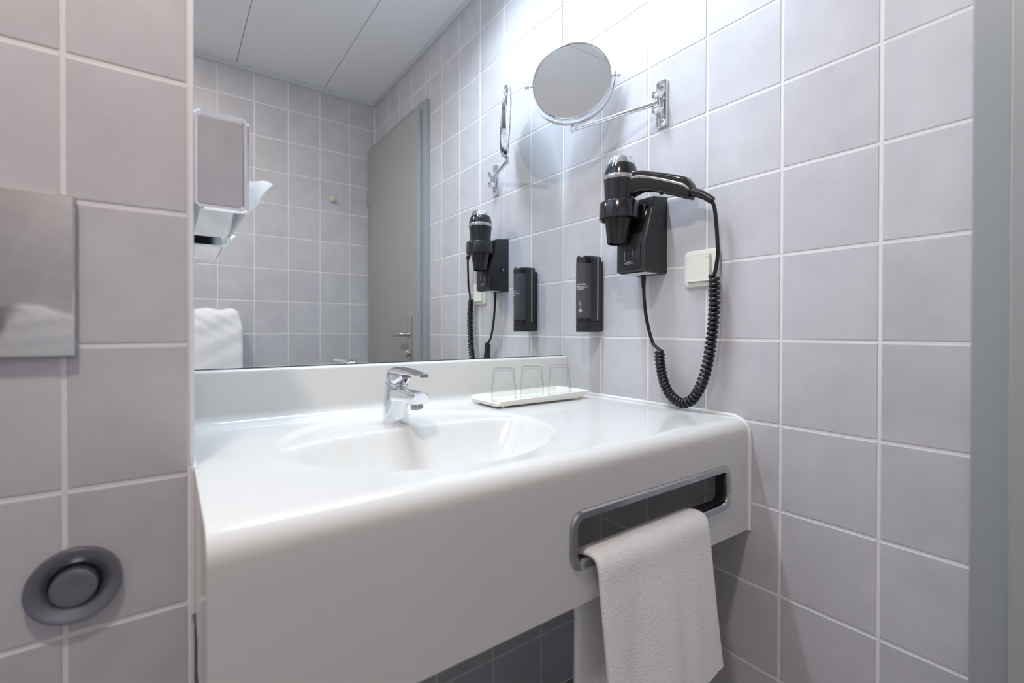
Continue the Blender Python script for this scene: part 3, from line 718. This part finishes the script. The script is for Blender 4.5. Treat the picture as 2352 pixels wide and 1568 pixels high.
# pictogram: finger pressing a pump over a hand
for a0, a1, z0_, z1_ in ((0.0045, 0.0052, 1.1075, 1.1180), (0.0075, 0.0082, 1.1075, 1.1180), (0.0045, 0.0082, 1.1174, 1.1180), (0.0082, 0.0105, 1.1100, 1.1106), (0.0100, 0.0107, 1.1060, 1.1106), (0.0070, 0.0120, 1.1030, 1.1037), (0.0085, 0.0120, 1.1015, 1.1022)):
    strips(a0, a1, z0_, z1_, 2)
me = bpy.data.meshes.new('label_print'); bm.to_mesh(me); bm.free(); link('label_print', me, 'print', lb)

# ------------------------------------------------------------------ covered wall socket
so = empty('wall_socket', (0, -0.4685, 1.181))
tag(so, 'cream wall socket with hinged splash cover behind the coiled cord', 'socket')
def sring(w_, h_, r, x, cy=-0.4690, cz=1.1800): return [Vector((x, cy - a, cz + b)) for a, b in rrect(w_, h_, r, 5)]
loft('cover_plate', [sring(0.0845, 0.0835, 0.010, 0.0), sring(0.0845, 0.0835, 0.010, -0.0045), sring(0.0815, 0.0805, 0.010, -0.0085), sring(0.0740, 0.0730, 0.009, -0.0105)], 'cream', so)
fp = loft('splash_cover', [sring(0.0570, 0.0600, 0.004, -0.0095, -0.4662, 1.1790), sring(0.0565, 0.0595, 0.004, -0.0155, -0.4662, 1.1790), sring(0.0545, 0.0575, 0.004, -0.0168, -0.4662, 1.1790)], 'cream', so)
loft('seam', [sring(0.0590, 0.0620, 0.005, -0.0100, -0.4662, 1.1790), sring(0.0590, 0.0620, 0.005, -0.0109, -0.4662, 1.1790)], 'satin', so)
for s in (-1, 1):
    box('cover_hinge', -0.0176, -0.0120, -0.4662 + s*0.0235 - 0.0045, -0.4662 + s*0.0235 + 0.0045, 1.2020, 1.2085, 'cream', fp, bev=0.0008)
box('catch_lip', -0.0185, -0.0150, -0.4940, -0.4390, 1.1495, 1.1520, 'cream', fp, bev=0.0008)

# ------------------------------------------------------------------ chrome tissue dispenser on the partition return
td = empty('tissue_dispenser', (PXE, -0.172, 1.21))
tag(td, 'chrome tissue dispenser on the partition beside the mirror', 'tissue dispenser')
TX0, TX1, TY0, TY1, TZ0, TZ1 = PXE, -0.8815, -0.2880, -0.0565, 1.2085, 1.3475
def yring(ins, y, r=0.011):
    cx, cz = (TX0+TX1)/2, (TZ0+TZ1)/2
    return [Vector((cx + a + 0.0*ins, y, cz + b)) for a, b in rrect(TX1-TX0-2*ins, TZ1-TZ0-2*ins, max(0.002, r-ins), 5)]
loft('casing', [yring(0.0085, TY0+0.0022), yring(0.0070, TY0), yring(0.0030, TY0), yring(0.0, TY0+0.003), yring(0.0, TY1-0.003), yring(0.003, TY1)], 'chrome', td, False, True, 35)
loft('side_panel', [yring(0.0086, TY0+0.0021), yring(0.020, TY0+0.0024), yring(0.030, TY0+0.0021)], 'chrome_soft', td, False, True, 60)
sl = loft('slot_plate', [[Vector((x, -0.172 + a, 1.262 + b)) for a, b in rrect(0.13 - i, 0.045 - i, 0.018, 5)] for x, i in ((TX1-0.001, 0), (TX1+0.0012, 0.001))], 'void', td)
# tissue standing out of the slot
NU, NV = 14, 16; tv = []; fs = []
prof_t = [(TX1-0.004, 1.237), (TX1+0.006, 1.2365), (TX1+0.016, 1.236)]
for j in range(NV+1):
    v = j/NV; y = -0.262 + 0.135*v
    for i in range(NU+1):
        u_ = i/NU
        reach = 0.0370*(1 - 0.80*abs(v-0.06)**0.75) + 0.002*math.sin(17*v)
        x = TX1-0.002 + reach*u_
        ztop = 1.2725 - 0.0070*u_ - 0.0050*v - 0.0030*math.sin(u_*5+v*9)
        zbase = 1.2180 + 0.0300*u_ + 0.0030*math.sin(9*v)
        z = zbase + (ztop-zbase)*(0.5+0.5*math.cos((v-0.06)*9.0))
        tv.append((x, y + 0.004*math.sin(u_*6+v*5), z))
for j in range(NV):
    for i in range(NU):
        a = j*(NU+1)+i; fs.append((a, a+1, a+NU+2, a+NU+1))
tis = mesh('paper_tissue', tv, fs, 'paper', None, 60)
sm = tis.modifiers.new('thick', 'SOLIDIFY'); sm.thickness = 0.0008; sm.offset = 0
tag(tis, 'white paper tissue poking out of the chrome dispenser', 'tissue')

# ------------------------------------------------------------------ flush plate and push button on the partition
fpz = empty('flush_plate', (-1.19, PYF, 1.0))
tag(fpz, 'polished steel flush plate on the partition, cut by the left edge', 'flush plate')
def pring(ins, y, bul=0.0):
    cx, cz = (-1.0640-1.3100)/2, (1.0065+1.1930)/2
    return [Vector((cx + a, y, cz + b)) for a, b in rrect(0.2460-2*ins, 0.1865-2*ins, max(0.0012, 0.004-ins), 3)]
loft('plate', [pring(0, PYF+0.001), pring(0, PYF-0.0085), pring(0.0010, PYF-0.0100), pring(0.0025, PYF-0.0104)], 'plate_steel', fpz, smooth=25)
pb = empty('push_button', (-1.0670, PYF, 0.741))
tag(pb, 'round grey steel push button low on the partition', 'button')
BC = (-1.0670, PYF+0.0005, 0.7410)
lathe('button_dish', [(0.0428, 0.0), (0.0432, 0.0090), (0.0424, 0.0105), (0.0405, 0.0106), (0.0350, 0.0088), (0.0262, 0.0042), (0.0242, 0.0025), (0.0236, 0.0008)], BC, 'satin', pb, 56, Vector((0, -1, 0)), 50, True, True)
lathe('button_cap', [(0.0214, 0.0), (0.0214, 0.0120), (0.0206, 0.0136), (0.0185, 0.0142), (0.0120, 0.0136), (0.0, 0.0132)], BC, 'satin', pb, 48, Vector((0, -1, 0)), 40)
lathe('button_gap', [(0.0238, 0.0005), (0.0238, 0.0022)], BC, 'void', pb, 40, Vector((0, -1, 0)))

# ------------------------------------------------------------------ wall seen in the mirror: towel rail, towel, door stop
rl = empty('towel_rail', (-1.0, YF, 1.1)); tag(rl, 'chrome towel rail on the wall reflected in the mirror, under the bath towel', 'towel rail')
tube('rail_bar', [(-1.20, YF+0.060, 1.108), (-0.700, YF+0.060, 1.108)], 0.008, 'chrome', rl, 14)
for x in (-1.185, -0.735):
    tube('rail_bracket', [(x, YF, 1.108), (x, YF+0.060, 1.108)], 0.007, 'chrome', rl, 12)
path = [(YF+0.030, 0.55), (YF+0.032, 0.80), (YF+0.036, 1.00), (YF+0.040, 1.09), (YF+0.050, 1.121), (YF+0.062, 1.128), (YF+0.075, 1.120), (YF+0.082, 1.10), (YF+0.084, 1.06), (YF+0.085, 0.98), (YF+0.086, 0.85), (YF+0.087, 0.70), (YF+0.088, 0.55)]
pp = [(p.y, p.z) for p in spline([(0, y, z) for y, z in path], 5)]
def xr(s): 
    d = abs(s-0.44); return -0.745 + 0.057*math.sqrt(sstep(0.0, 0.16, d))
bt = cloth('bath_towel', pp, lambda s: -1.15, xr, 0.020, 'towel', nx=48, fold=lambda q, s: 0.0035*math.sin(q*24) + 0.003*math.sin(q*11+s*5) + 0.0025*math.sin(s*70+q*14) + 0.0015*math.sin(s*120-q*33))
tag(bt, 'thick white bath towel seen in the left of the mirror', 'towel')
ds = lathe('door_stop', [(0.0165, 0.0), (0.0175, 0.004), (0.0165, 0.012), (0.0140, 0.016), (0.0080, 0.0175), (0.0, 0.0178)], (-0.2421, YF-0.001, 1.7669), 'stopper', None, 28, Vector((0, 1, 0)))
tag(ds, 'small yellowed round rubber stop on the wall seen in the mirror', 'door stop')

# ------------------------------------------------------------------ lamps
tl_ = empty('basin_lamp', (-0.475, -0.190, 2.35)); tag(tl_, 'flat tube lamp on the ceiling above the basin, out of the picture', 'lamp')
bm = bmesh.new()
add_box(bm, -0.80, -0.15, -0.248, -0.215, 2.325, ZC, 0.002, 1); add_box(bm, -0.80, -0.15, -0.165, -0.132, 2.325, ZC, 0.002, 1)
add_box(bm, -0.80, -0.778, -0.215, -0.165, 2.325, ZC); add_box(bm, -0.172, -0.15, -0.215, -0.165, 2.325, ZC)
from_bm('lamp_housing', bm, 'ctrim', tl_)
box('lamp_diffuser', -0.778, -0.172, -0.215, -0.165, 2.3275, 2.334, 'tube', tl_)
cl_ = empty('ceiling_lamp', (-1.17, -0.92, 2.36)); tag(cl_, 'recessed ceiling downlight in the room, out of the picture', 'lamp')
loft('lamp_ring', lathe_rings([(0.062, 0.0), (0.085, 0.0), (0.085, -0.005), (0.080, -0.0115), (0.064, -0.0115), (0.062, 0.0)], Vector((-1.17, -0.92, ZC)), 40), 'chrome_soft', cl_, False, False)
lathe('lamp_lens', [(0.0625, -0.012), (0.0625, -0.006)], (-1.17, -0.92, ZC), 'spot', cl_, 40)
